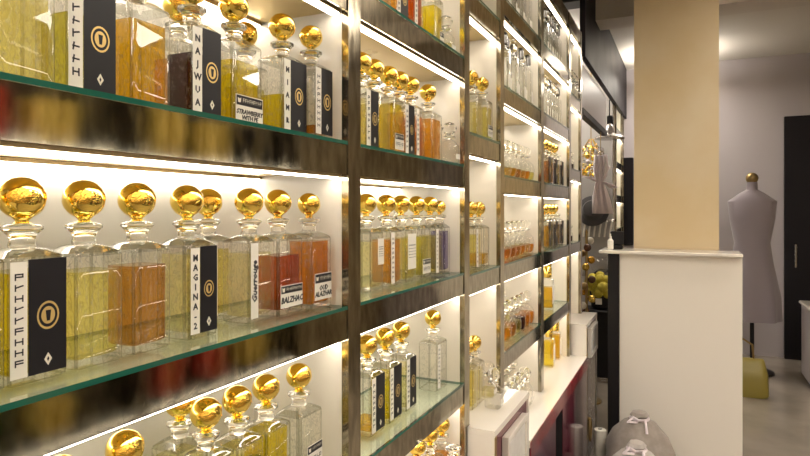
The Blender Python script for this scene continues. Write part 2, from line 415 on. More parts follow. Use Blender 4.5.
ZA = [2.60, 2.228, 1.854, 1.48, 1.099]
ZD = [2.60, 2.225, 1.845, 1.468, 1.095]
ZC = [2.482, 1.975, 1.468]
CT, BX = .73, .938       # counter top and raised box top
bay(.38, 1.179, ZA, 'nearest lit cream shelving bay with bronze fronts and ball stoppered bottles', CT, .056, .05, True)
bay(1.235, 1.968, ZA, 'second lit shelving bay from the left between two bronze posts', CT, .052)
bay(2.02, 2.412, ZC, 'narrow third shelving bay with three tall niches above the white box', BX, .056)
bay(2.468, 3.182, ZD, 'fourth shelving bay with slim clear bottles above and amber bottles below', CT, .063)
bay(3.245, 4.025, ZD, 'fifth shelving bay with gold capped bottles on the white counter', CT, .064)
bay(4.089, 4.50, ZC, 'narrow last shelving bay at the far end of the shelf wall', BX, .06)

# counters below
M['white_top'] = pbr('white_counter_top', (.82, .77, .70), .12, spec=.6)
M['red_reflect'] = pbr('red_reflection_edge', (.30, .018, .03), .12, noise=.06, nscale=14, col2=(.10, .01, .015))  # uneven red reflection on the counter front, painted into the edge colour
M['wine'] = pbr('wine_reflection_door', (.15, .02, .045), .1, .3, noise=.05, nscale=3)  # dark mirror front with its magenta reflection put into the colour
M['lilac'] = pbr('lilac_reflection_door', (.34, .27, .28), .12, .7, noise=.06, nscale=4)  # steel mirror door, tinted with a painted magenta reflection
M['steel'] = pbr('brushed_steel', (.46, .43, .40), .25, .9, noise=.08, nscale=12, stretch=(1, 1, 10))
M['black'] = pbr('satin_black', (.010, .009, .010), .45, spec=.25)
M['brass'] = pbr('old_brass', (.36, .25, .11), .35, 1.)
M['matt_black'] = pbr('matt_black', (.008, .007, .008), .85, spec=.05)
M['plum_reflect'] = pbr('plum_reflection_door', (.13, .05, .085), .12, .4, noise=.05, nscale=3)  # mirrored door, its purple reflection is part of the base colour
M['grey'] = pbr('grey_wall_paint', (.44, .42, .40), .6, noise=.08, nscale=4)
def counter(name, x0, x1, zt, label, doors, front=-.11, thick=.03, edge='red_reflect', sides='white_top'):
    r = thing(name, label, 'counter', (x0, 0, 0)); w = x1 - x0
    t = MB().box(.001, w - .001, front, DB, zt - thick, zt - .0005, M['white_top']).build('worktop', r, False)
    if edge: MB().box(.002, w - .002, front - .004, front - .0003, zt - thick - .045, zt - .006, M[edge]).build('front_edge', t, False)
    MB().box(.003, w - .003, front + .02, DB, .0, zt - thick - .0005, M[sides]).build('carcass', r, False)
    a = 0
    for wd, mt in doors:
        MB().box(a + .004, a + wd - .004, front, front + .019, .06, zt - thick - .002, M[mt]).build('door', r, False); a += wd
    return r
counter('counter_cabinet', .33, 1.99, CT, 'white topped counter below the two nearest shelving bays', [(.55, 'wine'), (.55, 'lilac'), (.55, 'wine')])
counter('counter_cabinet', 2.492, 4.085, CT, 'low white counter with painted red reflection on its edge beside the raised white box', [(.55, 'plum_reflect'), (.18, 'matt_black'), (.36, 'wine'), (.50, 'lilac')])
def raised(x0, x1, label, wine, i0, i1):
    r = thing('raised_counter_box', label, 'counter', (x0, 0, 0)); w = x1 - x0
    MB().box(0, w, -.107, -.0075, BX - .022, BX - .0005, M['white_top']).box(i0, i1, -.0075, DB - .001, BX - .022, BX - .0005, M['white_top']).build('worktop', r, False)
    MB().box(.0, .022, -.106, -.0075, 0, BX - .0225, M['white_top']).build('side_panel', r, False)
    MB().box(w - .022, w, -.106, -.0075, 0, BX - .0225, M['white_top']).build('side_panel', r, False)
    MB().box(.0225, w - .0225, -.100, -.0075, 0, BX - .0225, M[wine]).build('front_panel', r, False)
    MB().box(-.002, .018, -.1095, -.1065, 0, BX - .022, M['brass']).build('corner_trim', r, False)
    return r
cb = raised(1.992, 2.490, 'raised white box with framed notice in front of the narrow third bay', 'wine', .029, .419)
fb = raised(4.088, 4.60, 'raised white box with brass ring pull at the far end of the counter', 'steel', .002, .411)
def notice(x0, x1, z0, z1, label):
    r = thing('framed_notice', label, 'notice', (x0, -.1075, z0))
    w, h = x1 - x0, z1 - z0
    f = MB(); b = .022
    f.box(0, w, -.018, 0.006, 0, b, M['white_top']).box(0, w, -.018, 0.006, h - b, h, M['white_top'])
    f.box(0, b, -.018, 0.006, b, h - b, M['white_top']).box(w - b, w, -.018, 0.006, b, h - b, M['white_top']); f.build('frame', r, False)
    MB().box(b, w - b, -.012, 0.004, b, h - b, M['sheet']).build('panel', r, False)
    return r
M['sheet'] = pbr('grey_printed_sheet', (.66, .64, .61), .4, col2=(.74, .72, .69), nscale=30)
notice(2.10, 2.39, .52, .88, 'white framed grey notice on the front of the raised white box')
notice(4.18, 4.50, .70, .895, 'framed grey panel on the front of the farthest raised box')
rg = MB(); n = 18
rg.tube([(.04 * math.cos(2 * math.pi * i / n), 0, .07 * math.sin(2 * math.pi * i / n)) for i in range(n + 1)], .007, 8, M['brass'])
h = rg.build('ring_pull', fb, True, (.13, -.112, .20)); h['label'] = 'brass ring pull'
MB().ball((.13, -.106, .275), .014, 12, 8, M['brass']).build('pull_boss', fb)

# ------------------------------------------------------------------ bottles of the nearest bay
G1, G2, G3 = 'decanters on the top visible shelf of the nearest bay', 'decanters on the middle shelf of the nearest bay', 'decanters on the bottom shelf of the nearest bay'
def P(px, Y, z, label, group, **k): return bottle(label, ux(px, Y), Y, z, group=group, **k)
z = ZA[2]
P(10, .08, z, 'bottle of pale yellow perfume at the far left end of the top visible shelf', G1, liq='straw', fill=.8)
P(76, .08, z, 'bottle of olive perfume second from the left edge on the top visible shelf', G1, liq='olive', fill=.7, strip='#7', black=True)
P(136, .08, z, 'bottle of amber perfume third from the left edge on the top visible shelf', G1, liq='gold', fill=.85)
bottle('orange perfume bottle half hidden behind the dark plum bottle on the top shelf', .856, .18, z, liq='orange', fill=.8, group=G1)
P(192, .085, z, 'dark plum perfume bottle with vertical strip lettering and black emblem label on top shelf', G1, w=.072, liq='plum', fill=.70, strip='NAJWUA', black=True)
P(234, .085, z, 'yellow perfume bottle with a handwritten strawberry label on the top shelf', G1, w=.086, liq='yellow', fill=.78, card=dict(text='STRAWBERRY\nWITH PE', box=(-.036, .041, .004, .058)))
P(245, .188, z, 'bottle behind the strawberry label bottle with only its gold ball peeping out', G1, liq='straw', fill=.7)
P(282, .079, z, 'half full yellow bottle with black emblem label, second from right on top shelf', G1, w=.084, liq='yellow', fill=.5, strip='MIAMR', black=True)
P(311, .062, z, 'amber bottomed bottle with black label next to the right divider on top shelf', G1, w=.072, liq='amber', fill=.12, strip='#9', black=True, ballr=.0255)
z = ZA[3]
bottle('bottle of straw perfume at the far left end of the middle shelf', .4185, .08, z, liq='straw', fill=.9, w=.070, group=G2)
P(22, .08, z, 'bottle with dark emblem label at the left end of the middle shelf', G2, liq='yellow', fill=.9, strip='#9', black=True)
P(84, .08, z, 'pale straw bottle with plain front left of the brown bottle on the middle shelf', G2, liq='straw', fill=.85)
P(137, .08, z, 'brown perfume bottle left of the vertical lettered strip bottle on the middle shelf', G2, liq='brown', fill=.85, w=.074)
P(187, .083, z, 'pale bottle with stacked letter strip and black oval emblem label on middle shelf', G2, w=.066, d=.078, liq='pale', fill=.92, strip='MAGINA-2', black=True)
P(208, .166, z, 'gold tinted bottle standing behind the black oval emblem bottle on middle shelf', G2, liq='straw', fill=.9, strip='#10', w=.07)
P(249, .082, z, 'pale bottle with a handwritten vertical white strip on the middle shelf', G2, w=.078, liq='pale', fill=.86, strip='Guerrouge', hand=True)
P(278, .082, z, 'red amber bottle with low handwritten card, second from right on middle shelf', G2, w=.088, liq='red', fill=.78, card=dict(text='BALZHAC'))
P(309, .064, z, 'amber brown bottle with handwritten card next to right divider on middle shelf', G2, w=.082, liq='amber', fill=.96, card=dict(text='OUD\nALAZHAR', box=(-.030, .037, .020, .078)), ballr=.025)
z = ZA[4]
P(0, .08, z, 'leftmost bottle of straw perfume on the bottom shelf of the nearest bay', G3, liq='straw', fill=.9)
P(60, .08, z, 'second bottle from the left edge on the bottom shelf of the nearest bay', G3, liq='yellow', fill=.9)
P(125, .08, z, 'third bottle from the left edge on the bottom shelf of the nearest bay', G3, liq='olive', fill=.9)
P(180, .17, z, 'back row bottle half hidden behind the front row on the nearest bottom shelf', G3, liq='pale', fill=.9)
P(206, .082, z, 'clear shouldered bottle fourth from right on the bottom shelf of the nearest bay', G3, liq='pale', fill=.88)
P(237, .082, z, 'pale yellow bottle third from right on the bottom shelf of the nearest bay', G3, liq='straw', fill=.93)
P(266, .082, z, 'yellow bottle with cut floral sprig second from right on the bottom shelf', G3, liq='yellow', fill=.97, w=.082)
P(299, .072, z, 'clear bottle with frosted star pattern and small card next to right divider, bottom shelf', G3, liq='clear', w=.084, card=dict(text='#5', box=(-.02, .038, .04, .088)))

# ------------------------------------------------------------------ second bay
H1, H2, H3, H4, H0 = ['decanters on the %s shelf of the second bay' % q for q in ('second', 'third', 'fourth', 'lowest', 'highest visible')]
z = ZA[1]
bottle('clear bottle at the left end of the highest visible shelf, second bay', 1.36, .085, z, liq='clear', group=H0)
P(374, .08, z, 'straw bottle second from left on the highest visible shelf, second bay', H0, liq='straw')
P(392, .08, z, 'orange bottle with black label on the highest visible shelf, second bay', H0, liq='orange', strip='#8', black=True)
P(409, .08, z, 'dark red bottle on the highest visible shelf, second bay', H0, liq='red', w=.072, strip='#8')
P(430, .066, z, 'bright yellow bottle with small card on the highest visible shelf, second bay', H0, liq='yellow', w=.076, card=dict(text='#5', box=(0, .034, .01, .055)))
flacon('small clear crystal flacon at the right end of highest visible shelf, second bay', 1.93, .05, z, 'facet', 'pale', .6, 1.05, H0)
z = ZA[2]
P(361, .08, z, 'pale bottle with black label at left end of second shelf in second bay', H1, liq='pale', strip='#8', black=True, w=.07)
P(374, .083, z, 'straw bottle second from left on second shelf in second bay', H1, liq='straw', w=.07)
P(388.5, .083, z, 'olive yellow bottle with card label on second shelf in second bay', H1, liq='yellow', fill=.95, w=.07, card=dict(text='#5'))
P(399.5, .083, z, 'bottle with black label in the middle of second shelf in second bay', H1, liq='gold', w=.068, strip='#8', black=True)
P(410.5, .083, z, 'amber bottle with white vertical strip on second shelf in second bay', H1, liq='amber', w=.068, strip='#8')
P(428, .078, z, 'wide amber bottle rightmost of the gold balled row on second shelf, second bay', H1, liq='orange', fill=.9, w=.09)
flacon('small faceted crystal flacon right of the amber bottle on second shelf, second bay', 1.93, .036, z, 'facet', 'clear', .5, 1.1, H1)
z = ZA[3]
P(366, .08, z, 'pale yellow bottle with white card at left end of third shelf, second bay', H2, liq='pale', w=.076, card=dict(text='#5', head=False, box=(.002, .036, .07, .14)))
P(386, .08, z, 'orange bottle with white strip on third shelf, second bay', H2, liq='orange', w=.078, strip='#9')
P(401, .08, z, 'straw bottle with tall white card beside the strip bottle on third shelf, second bay', H2, liq='straw', w=.078, card=dict(text='#5', head=False, box=(-.026, .032, .04, .145)))
P(416.5, .08, z, 'olive bottle in the middle of third shelf, second bay', H2, liq='olive', w=.074, card=dict(text='#5'))
P(430, .075, z, 'pale bottle with white lettered strip beside violet bottle on third shelf', H2, liq='straw', w=.068, strip='#9')
bottle('violet perfume bottle at the right end of third shelf in second bay', 1.929, .072, z, liq='violet', w=.056, d=.06, fill=.93, ballr=.022, group=H2)
z = ZA[4]
P(367, .08, z, 'bottle with golden dregs and black label at left of fourth shelf, second bay', H3, liq='gold', fill=.16, strip='#8', black=True)
P(385, .08, z, 'yellow bottle with black label, second from left on fourth shelf, second bay', H3, liq='yellow', strip='#9', black=True, w=.078)
P(401, .08, z, 'clear bottle with black label, third from left on fourth shelf, second bay', H3, liq='pale', strip='#8', black=True, w=.072)
P(433, .072, z, 'empty clear bottle with dotted white strip standing alone right on fourth shelf', H3, liq='clear', w=.092, strip='#9')
z = CT
bottle('amber bottle rightmost of the gold balls on the counter below second bay', 1.912, .057, z, liq='orange', w=.07, group=H4)
bottle('straw bottle second from right on the counter below second bay', 1.813, .059, z, liq='straw', group=H4)
bottle('amber bottle third from right on the counter below second bay', 1.70, .055, z, liq='amber', group=H4)
bottle('clear bottle on the counter front edge before the amber bottles, second bay', 1.735, -.052, z, liq='clear', w=.066, d=.06, h=.20, stopper='none', group=H4)

# ------------------------------------------------------------------ narrow third bay
K = 'decanters in the narrow third bay'
z = ZC[1]
bottle('pale tall niche bottle on the left, topmost pair of narrow third bay', 2.235, .06, z, liq='pale', w=.074, h=.165, group=K)
bottle('pale bottle on the right with dark foot card, topmost pair of narrow third bay', 2.345, .052, z, liq='straw', w=.074, card=dict(text='#5'), group=K)
z = ZC[2]
bottle('pale yellow bottle on the left of middle niche in narrow third bay', 2.226, .06, z, liq='straw', w=.074, strip='#7', group=K)
bottle('bottle with amber foot on the right of middle niche in narrow third bay', 2.312, .056, z, liq='gold', fill=.3, w=.074, group=K)
z = BX
bottle('straw bottle on the left on top of the raised white box, third bay', 2.19, .06, z, liq='straw', w=.066, d=.064, group=K)
bottle('straw bottle on the right on top of the raised white box, third bay', 2.272, .06, z, liq='pale', w=.066, d=.064, group=K)
flacon('small clear crystal flacon in front on the raised white box', 2.235, -.03, z, 'facet', 'clear', .5, 1.15, K)
flacon('crystal flacon with pale perfume beside the divider on the raised white box', 2.355, .03, z, 'facet', 'pale', .5, 1.1, K)

# ------------------------------------------------------------------ fourth and fifth bay
ORD = ['leftmost', 'second', 'third', 'fourth', 'fifth', 'sixth', 'seventh', 'eighth', 'ninth']
def row(n, x0, x1, fn):
    for i in range(n): fn(i, x0 + (x1 - x0) * i / (n - 1) if n > 1 else x0)
def oname(i): return ORD[i] + (' from left' if i else '')
Gd = ['bottles on the %s shelf of the fourth bay' % q for q in ('highest', 'second', 'third', 'fourth', 'fifth', 'lowest')]
row(7, 2.68, 3.13, lambda i, x: flacon('tall clear bottle with %s, %s on highest shelf of fourth bay' % ('glass stopper' if i % 3 else 'dark cap', oname(i)), x, .06 + .01 * (i % 2), ZD[0], 'tall', 'clear', .5, 1.0, Gd[0], .1 * (i % 3 - 1), 'glass' if i % 3 else 'silver'))
row(7, 2.68, 3.13, lambda i, x: flacon('slim clear bottle with %s, %s on second shelf of fourth bay' % ('glass stopper' if i % 3 == 2 else 'dark silver cap', oname(i)), x, .055 + .012 * (i % 2), ZD[1], 'tall', 'clear', .5, 1.02, Gd[1], .1 * (i % 2), 'glass' if i % 3 == 2 else 'silver'))
LC = ['pale', 'gold', 'brown', 'pale', 'amber', 'straw', 'yellow']
LN = {'pale': 'pale', 'gold': 'golden', 'brown': 'brown', 'amber': 'amber', 'straw': 'straw', 'orange': 'orange', 'clear': 'clear', 'yellow': 'yellow', 'plum': 'dark', 'olive': 'olive', 'red': 'red'}
row(6, 2.675, 3.128, lambda i, x: flacon('round flacon of %s perfume, %s on third shelf of fourth bay' % (LN[LC[i]], oname(i)), x, .06, ZD[2], 'round', LC[i], .45, 1.0, Gd[2]))
row(3, 2.90, 3.10, lambda i, x: flacon('round clear flacon in back row, %s, third shelf of fourth bay' % oname(i), x, .185, ZD[2], 'round', 'straw', .3, 1.05, Gd[2]))
LE = ['orange', 'amber', 'brown', 'orange', 'pale', 'amber', 'straw']
row(6, 2.675, 3.128, lambda i, x: flacon('round flacon of %s perfume, %s on fourth shelf of fourth bay' % (LN[LE[i]], oname(i)), x, .06, ZD[3], 'round', LE[i], .5, .98, Gd[3]))
row(3, 2.90, 3.10, lambda i, x: flacon('round clear flacon in back row, %s, fourth shelf of fourth bay' % oname(i), x, .185, ZD[3], 'round', 'pale', .3, 1.05, Gd[3]))
LF = ['gold', 'amber', 'straw', 'plum', 'orange', 'amber']
row(6, 2.675, 3.128, lambda i, x: flacon('round flacon of %s perfume, %s on fifth shelf of fourth bay' % (LN[LF[i]], oname(i)), x, .06, ZD[4], 'round', LF[i], .7, 1.0, Gd[4]))
row(3, 2.90, 3.10, lambda i, x: flacon('round flacon with clear stopper in back row, %s, fifth shelf of fourth bay' % oname(i), x, .185, ZD[4], 'round', 'straw', .5, 1.1, Gd[4]))
row(5, 2.60, 2.96, lambda i, x: flacon('clear crystal flacon, %s in front on white counter, fourth bay' % oname(i), x, .03, CT, 'facet', 'clear', .5, 1.4, Gd[5]))
row(3, 2.86, 3.10, lambda i, x: flacon('round clear flacon, %s in middle row on counter, fourth bay' % oname(i), x, .125, CT, 'round', 'pale', .3, 1.2, Gd[5]))
row(4, 2.78, 3.13, lambda i, x: flacon('tall glass stoppered bottle, %s in back row on counter, fourth bay' % oname(i), x, .215, CT, 'tall', 'clear', .5, .98, Gd[5]))
Ge = ['bottles on the %s shelf of the fifth bay' % q for q in ('highest', 'second', 'third', 'fourth', 'fifth', 'lowest')]
row(7, 3.56, 3.97, lambda i, x: flacon('tall slim bottle with %s, %s on highest shelf of fifth bay' % ('glass stopper' if i % 4 == 1 else 'dark cap', oname(i)), x, .06, ZD[0], 'tall', 'clear', .5, 1.02, Ge[0], .1 * (i % 2), 'glass' if i % 4 == 1 else 'silver'))
row(7, 3.56, 3.97, lambda i, x: flacon('slim clear bottle with %s, %s on second shelf of fifth bay' % ('dark cap' if i % 4 == 2 else 'glass stopper', oname(i)), x, .06, ZD[1], 'tall', 'clear', .5, .95, Ge[1], .1 * (i % 2), 'silver' if i % 4 == 2 else 'glass'))
LG = ['brown', 'gold', 'plum', 'yellow', 'plum', 'straw', 'olive']
row(5, 3.56, 3.955, lambda i, x: bottle('%s perfume decanter, %s on third shelf of fifth bay' % (LN[LG[i]], oname(i)), x, .06, ZD[2], w=.07, liq=LG[i], near=False, h=.165, group=Ge[2], black=(i % 2 == 0), stopper='gold' if i < 4 else 'none'))
LH = ['gold', 'straw', 'plum', 'gold', 'plum', 'pale', 'straw']
row(5, 3.56, 3.955, lambda i, x: bottle('%s perfume decanter, %s on fourth shelf of fifth bay' % (LN[LH[i]], oname(i)), x, .06, ZD[3], w=.07, liq=LH[i], near=False, group=Ge[3], black=(i % 2 == 0), stopper='gold' if i < 4 else 'none'))
flacon('tall gold capped bottle alone on fifth shelf of fifth bay', 3.66, .06, ZD[4], 'column', 'gold', .75, 1.2, Ge[4])
for i, px in enumerate((549, 555.5)):
    flacon('yellow bottle with tall gold cap, %s of two on counter below fifth bay' % ('left', 'right')[i], ux(px, .065), .065, CT, 'column', ('yellow', 'gold')[i], .95, 1.15, Ge[5])
Gf = 'items in the narrow last bay'
for i, (x, zz, q) in enumerate(((4.19, ZC[0], 'topmost'), (4.30, ZC[0], 'topmost'), (4.41, ZC[0], 'topmost'), (4.25, ZC[1], 'middle'), (4.35, ZC[1], 'middle'), (4.3, ZC[2], 'lowest'))):
    flacon('%s crystal flacon on %s shelf of narrow last bay' % (('left', 'middle', 'right', 'left', 'right', 'only')[i], q), x, .02 if i < 3 else .045, zz, 'small', 'clear' if i < 3 else 'plum', .8, 1.3 if i < 3 else 1.0, Gf)
# ------------------------------------------------------------------ the room
def atX(px, py, X):
    t = (px - 405) / 600; zc = X / (FWD.x + t * RGT.x)
    return Vector((X, -.7 + zc * (FWD.y + t * RGT.y), EYE + (209 - py) / 600 * zc))
X0, X1, Y0, CE = -1.7, 8.05, -2.75, 3.46
M['floor'] = pbr('beige_stone_floor', (.30, .26, .215), .12, noise=.05, nscale=2.5, col2=(.37, .325, .27))
M['ceil'] = pbr('warm_ceiling_paint', (.72, .68, .62), .7)
M['wall'] = pbr('warm_wall_paint', (.50, .45, .37), .6, noise=.05, nscale=3)
M['wallr'] = pbr('bronze_brown_wall', (.30, .235, .14), .4, noise=.1, nscale=3, col2=(.52, .42, .26))
M['beam'] = pbr('taupe_beam', (.66, .61, .55), .5)
M['dark'] = pbr('charcoal_bulkhead', (.014, .012, .015), .55, noise=.1, nscale=2.5, spec=.2)
M['lilac'] = M['lilac']; M['lilacp'] = pbr('pale_lilac_panel', (.50, .46, .48), .4)
M['pillar'] = pbr('honey_plaster', (.60, .47, .28), .5, noise=.08, nscale=1.6, col2=(.66, .56, .40))
struct('floor', MB().box(X0 - .1, X1 + .1, Y0 - .1, 1.1, -.1, 0, M['floor']))
struct('ceiling', MB().box(X0 - .1, X1 + .1, Y0 - .1, 1.1, CE, CE + .1, M['ceil']))
struct('wall_left', MB().box(X0, 4.68, .30, .40, 0, CE, M['cream_matt']))
struct('wall_alcove', MB().box(4.68, 7.0, 1.0, 1.1, 0, CE, M['grey']).box(4.68, 4.74, .30, 1.0, 0, CE, M['grey']))
struct('wall_partition', MB().box(6.90, 6.96, .03, 1.0, 0, CE, M['grey']))
struct('wall_rear', MB().box(X0 - .1, X0, Y0, .4, 0, CE, M['wall']))
struct('wall_right', MB().box(X0, X1, Y0 - .1, Y0, 0, CE, M['wallr']))
struct('wall_end', MB().box(X1, X1 + .1, Y0, 1.0, 0, CE, M['lilacp']))
struct('wall_far_left', MB().box(6.96, X1, .33, .43, 0, CE, M['cream_matt']))
struct('trim_1', MB().box(4.62, X1, -.02, .02, 2.84, CE, M['dark']))
struct('trim_2', MB().box(5.1, 5.4, Y0, -.03, 3.24, CE, M['beam']))
a = atX(634, 0, 4.6); b = atX(719, 0, 4.6)
struct('wall_pillar', MB().box(4.6, 5.0, b.y, a.y, 0, CE, M['pillar']))
# unseen ceiling panels added to brighten the aisle and the alcove
for i, (x, y) in enumerate(((-.6, -1.95), (.9, -1.95), (2.4, -1.95), (3.9, -1.95), (6.3, .62), (7.35, -.52))):
    r = thing('added_ceiling_light', '%s added square hanging light panel, counted from the entrance' % ORD[i], 'ceiling light', (x, y, CE - .26), 0, 'added square ceiling lights')
    fr = MB(); s = .30
    for q in ((-s, s, -s, -s + .02), (-s, s, s - .02, s), (-s, -s + .02, -s + .02, s - .02), (s - .02, s, -s + .02, s - .02)): fr.box(*q, -.03, -.001, M['white_top'])
    for sx in (-s + .01, s - .01):
        for sy in (-s + .01, s - .01): MB().box(sx - .003, sx + .003, sy - .003, sy + .003, -.0005, .2595, M['steel']).build('hanger', r, False)
    fr.build('frame', r, False)
    MB().box(-s + .021, s - .021, -s + .021, s - .021, -.018, -.004, M['lamp']).build('diffuser', r, False)
for i, (x, y) in enumerate(((5.3, -.58), (6.1, -.52))):  # unseen downlights added to brighten alcove, partition and valance
    r = thing('added_downlight', '%s small round added downlight in the ceiling before the reception counter' % ('nearer', 'farther')[i], 'ceiling light', (x, y, CE), 0, 'added round downlights')
    MB().lathe([(.085, -.012), (.085, -.001), (.060, -.001), (.060, -.012)], 20, M['steel']).build('trim_ring', r)
    MB().lathe([(.055, -.008), (.058, -.002)], 20, M['spot']).build('lens', r)
# opposite side of the aisle: unseen lit cabinet and gift boxes added for the bronze mirrors to reflect
M['umber'] = pbr('dark_umber_panel', (.07, .058, .035), .35, noise=.08, nscale=3)
M['ybox'] = pbr('yellow_gift_paper', (.70, .52, .12), .3); M['rbox'] = pbr('red_gift_paper', (.55, .06, .04), .3)
M['gbox'] = pbr('green_gift_paper', (.08, .15, .04), .3)
oc = thing('added_display_cabinet', 'open display cabinet with gift boxes across the aisle, added for reflections', 'cabinet', (0, Y0 + .02, 0))
MB().box(-.6, 4.4, 0, .02, 0, 3.0, M['umber']).build('back_panel', oc, False)
for x in (-.6, 1.05, 2.7, 4.36): MB().box(x, x + .04, .0205, .34, 0, 3.0, M['bronze_post']).build('side_panel', oc, False)
HZ = (.45, .95, 1.5, 2.05, 2.6)
for zz in HZ:
    for x in (-.6, 1.05, 2.7):
        s = MB().box(x + .041, x + 1.649, .0205, .34, zz - .03, zz, M['umber']).build('shelf', oc, False)
        MB().box(x + .06, x + 1.62, .30, .325, zz - .04, zz - .0305, M['led2']if 'led2' in M else M['lamp']).build('light_strip', s, False)  # glowing strips added to light the unseen cabinet
k = 0; CN = {'ybox': 'yellow', 'rbox': 'red', 'gbox': 'dark green', 'white_lab': 'white', 'black': 'black'}
for zi, zz in enumerate(HZ):
    for x in (-.35, .05, .5, 1.35, 1.8, 2.2, 3.0, 3.45, 3.9):
        k += 1; mt = ('ybox', 'ybox', 'white_lab', 'ybox', 'rbox', 'ybox', 'black', 'gbox', 'rbox')[(k * 5 + zi * 2) % 9]
        w_, h_ = random.uniform(.16, .28), random.uniform(.18, .34)
        r = thing('added_gift_box', '%s added gift box, %s on the %s shelf across the aisle' % (CN[mt], oname((k - 1) % 9), ('lowest', 'second', 'middle', 'fourth', 'top')[zi]), 'box', (x, Y0 + .2, zz + .0005), 0, 'added gift boxes across the aisle')
        MB().bbox(-w_ / 2, w_ / 2, -.09, .09, 0, h_, .006, M[mt]).build('carton', r, False)
        MB().box(-.012, .012, -.0915, .0915, -.0, h_ + .002, M['gold']).build('ribbon', r, False)

# far shelving beyond the partition
bay(6.99, 7.60, ZA, 'lit shelving bay far away beyond the grey partition', CT, .05, .025)
bay(7.655, 7.80, ZA, 'most distant lit shelving bay beside the end wall', CT, .05)
for i, (x, zz, q) in enumerate(((7.12, ZA[1], 'second'), (7.3, ZA[1], 'second'), (7.15, ZA[2], 'third'), (7.35, ZA[2], 'third'), (7.2, ZA[3], 'fourth'), (7.4, ZA[3], 'fourth'))):
    flacon('round flacon, %s on the %s shelf of the far bay beyond the partition' % (('left', 'right')[i % 2], q), x, .08, zz, 'round', ('plum', 'amber')[i % 2], .8, 1.2, 'flacons on the far bay')

# lilac valance under the bulkhead
v = thing('display_valance', 'pale lilac panel hanging below the dark bulkhead', 'panel', (4.75, .026, 2.43))
MB().box(0, 1.55, 0, .03, .05, .385, M['lilacp']).build('panel', v, False)
MB().box(0, 1.55, -.012, .04, .0, .0495, M['dark']).build('bottom_rail', v, False)
# black box on the ceiling over the shelf end
p0, p1 = atX(556, 4, 4.75), atX(580, 4, 4.75)
MBX = thing('ceiling_speaker', 'black box under the ceiling above the end of the shelf wall', 'speaker', (4.8, (p0.y + p1.y) / 2, CE - .17))
MB().bbox(-.1, .1, -.14, .14, 0, .168, .01, M['black']).build('housing', MBX, False)
MB().box(-.104, -.1005, -.12, .12, .02, .15, M['dark']).build('grille', MBX, False)
# pendant lamp
p = atX(609.5, 139, 6.56)
r = thing('pendant_lamp', 'dark grey pendant lamp with wide flat shade before the grey partition', 'lamp', p)
MB().lathe([(.15, .0), (.15, .012), (.13, .03), (.05, .06), (.04, .13), (.025, .15), (.012, .16)], 20, M['steel']).build('lamp_shade', r)
MB().tube([(0, 0, .158), (.002, 0, .3), (0, 0, 2.838 - p.z)], .006, 6, M['black']).build('cord', r)
MB().bbox(.02, .09, -.03, .03, .04, .25, .01, M['black']).build('spot_head', r)
M['pink0'] = pbr('pearl_white', (.80, .72, .74), .15)
# chandelier of gold and crystal
p = atX(591, 160, 6.55)
r = thing('hanging_chandelier', 'small chandelier of gold wire and crystal drops before the partition', 'chandelier', p)
g = MB()
for zz, rr in ((.14, .07), (.05, .13), (-.05, .15), (-.15, .10)):
    g.tube([(rr * math.cos(t * math.pi / 9), rr * math.sin(t * math.pi / 9), zz) for t in range(19)], .004, 6, M['gold'])
for t in range(8):
    q = t * math.pi / 4; g.tube([(.02 * math.cos(q), .02 * math.sin(q), .22), (.07 * math.cos(q), .07 * math.sin(q), .14), (.13 * math.cos(q), .13 * math.sin(q), .05), (.15 * math.cos(q), .15 * math.sin(q), -.05), (.1 * math.cos(q), .1 * math.sin(q), -.15), (0, 0, -.2)], .0035, 5, M['gold'])
g.build('gold_frame', r)
MB().tube([(0, 0, .215), (0, 0, CE - p.z - .001)], .005, 6, M['brass']).build('chain', r)
bau_g = MB().ball((0, 0, 0), .032, 12, 8, M['gold']).mesh('bauble'); bau_c = MB().ball((0, 0, 0), .034, 8, 5, M['crystal']).mesh('bauble', False); bau_w = MB().ball((0, 0, 0), .026, 10, 7, M['pink0']).mesh('bauble')
me = MB().lathe([(.002, .03), (.010, .012), (.016, -.005), (.010, -.022), (.002, -.03)], 6, M['plainc'] if 'plainc' in M else M['crystal']).mesh('drop', False)
for t in range(14):
    q = t * 2 * math.pi / 14; ob('drop', me, r, (.155 * math.cos(q), .155 * math.sin(q), -.10 - .05 * (t % 2)))
for t in range(34):
    q = t * 2.4; zz = .12 - .30 * t / 34; rr = (.07 + .10 * (t % 3) / 2) * (1 if zz < .06 else .6)
    ob('bauble', [bau_g, bau_c, bau_w][t % 3], r, (rr * math.cos(q), rr * math.sin(q), zz))
# pink scarf
M['ornb'] = pbr('brown_bauble', (.12, .05, .03), .2)
M['pink'] = pbr('pale_pink_satin', (.90, .80, .84), .4, sheen=.3, bump=.3, nscale=20)
p = atX(604, 182, 5.95); p.y = .035
r = thing('hanging_scarf', 'pale pink satin scarf tied in a bow hanging before the partition', 'scarf', p)
def ribbon(pts, wd, amp):
    n = 10; vs = []; fs = []
    for i, q in enumerate(pts):
        for j in range(n + 1):
            s = j / n - .5; vs.append((q[0] + amp * math.sin(j * 1.9 + i * .3), q[1] + s * wd[i], q[2]))
    for i in range(len(pts) - 1):
        for j in range(n): a = i * (n + 1) + j; fs.append((a, a + 1, a + n + 2, a + n + 1))
    return MB().add(vs, fs, M['pink'])
def solid(o, th):
    mo = o.modifiers.new('thickness', 'SOLIDIFY'); mo.thickness = th; return o
solid(ribbon([(0, 0, .26), (0, 0, .12), (0, .01, 0), (0, .0, -.14), (0, -.02, -.3)], [.12, .14, .08, .16, .20], .014).build('tail', r), .004)
solid(ribbon([(.0, .02, .0), (.0, .1, .05), (.0, .2, .06)], [.03, .06, .10], .01).build('bow_loop', r), .004)
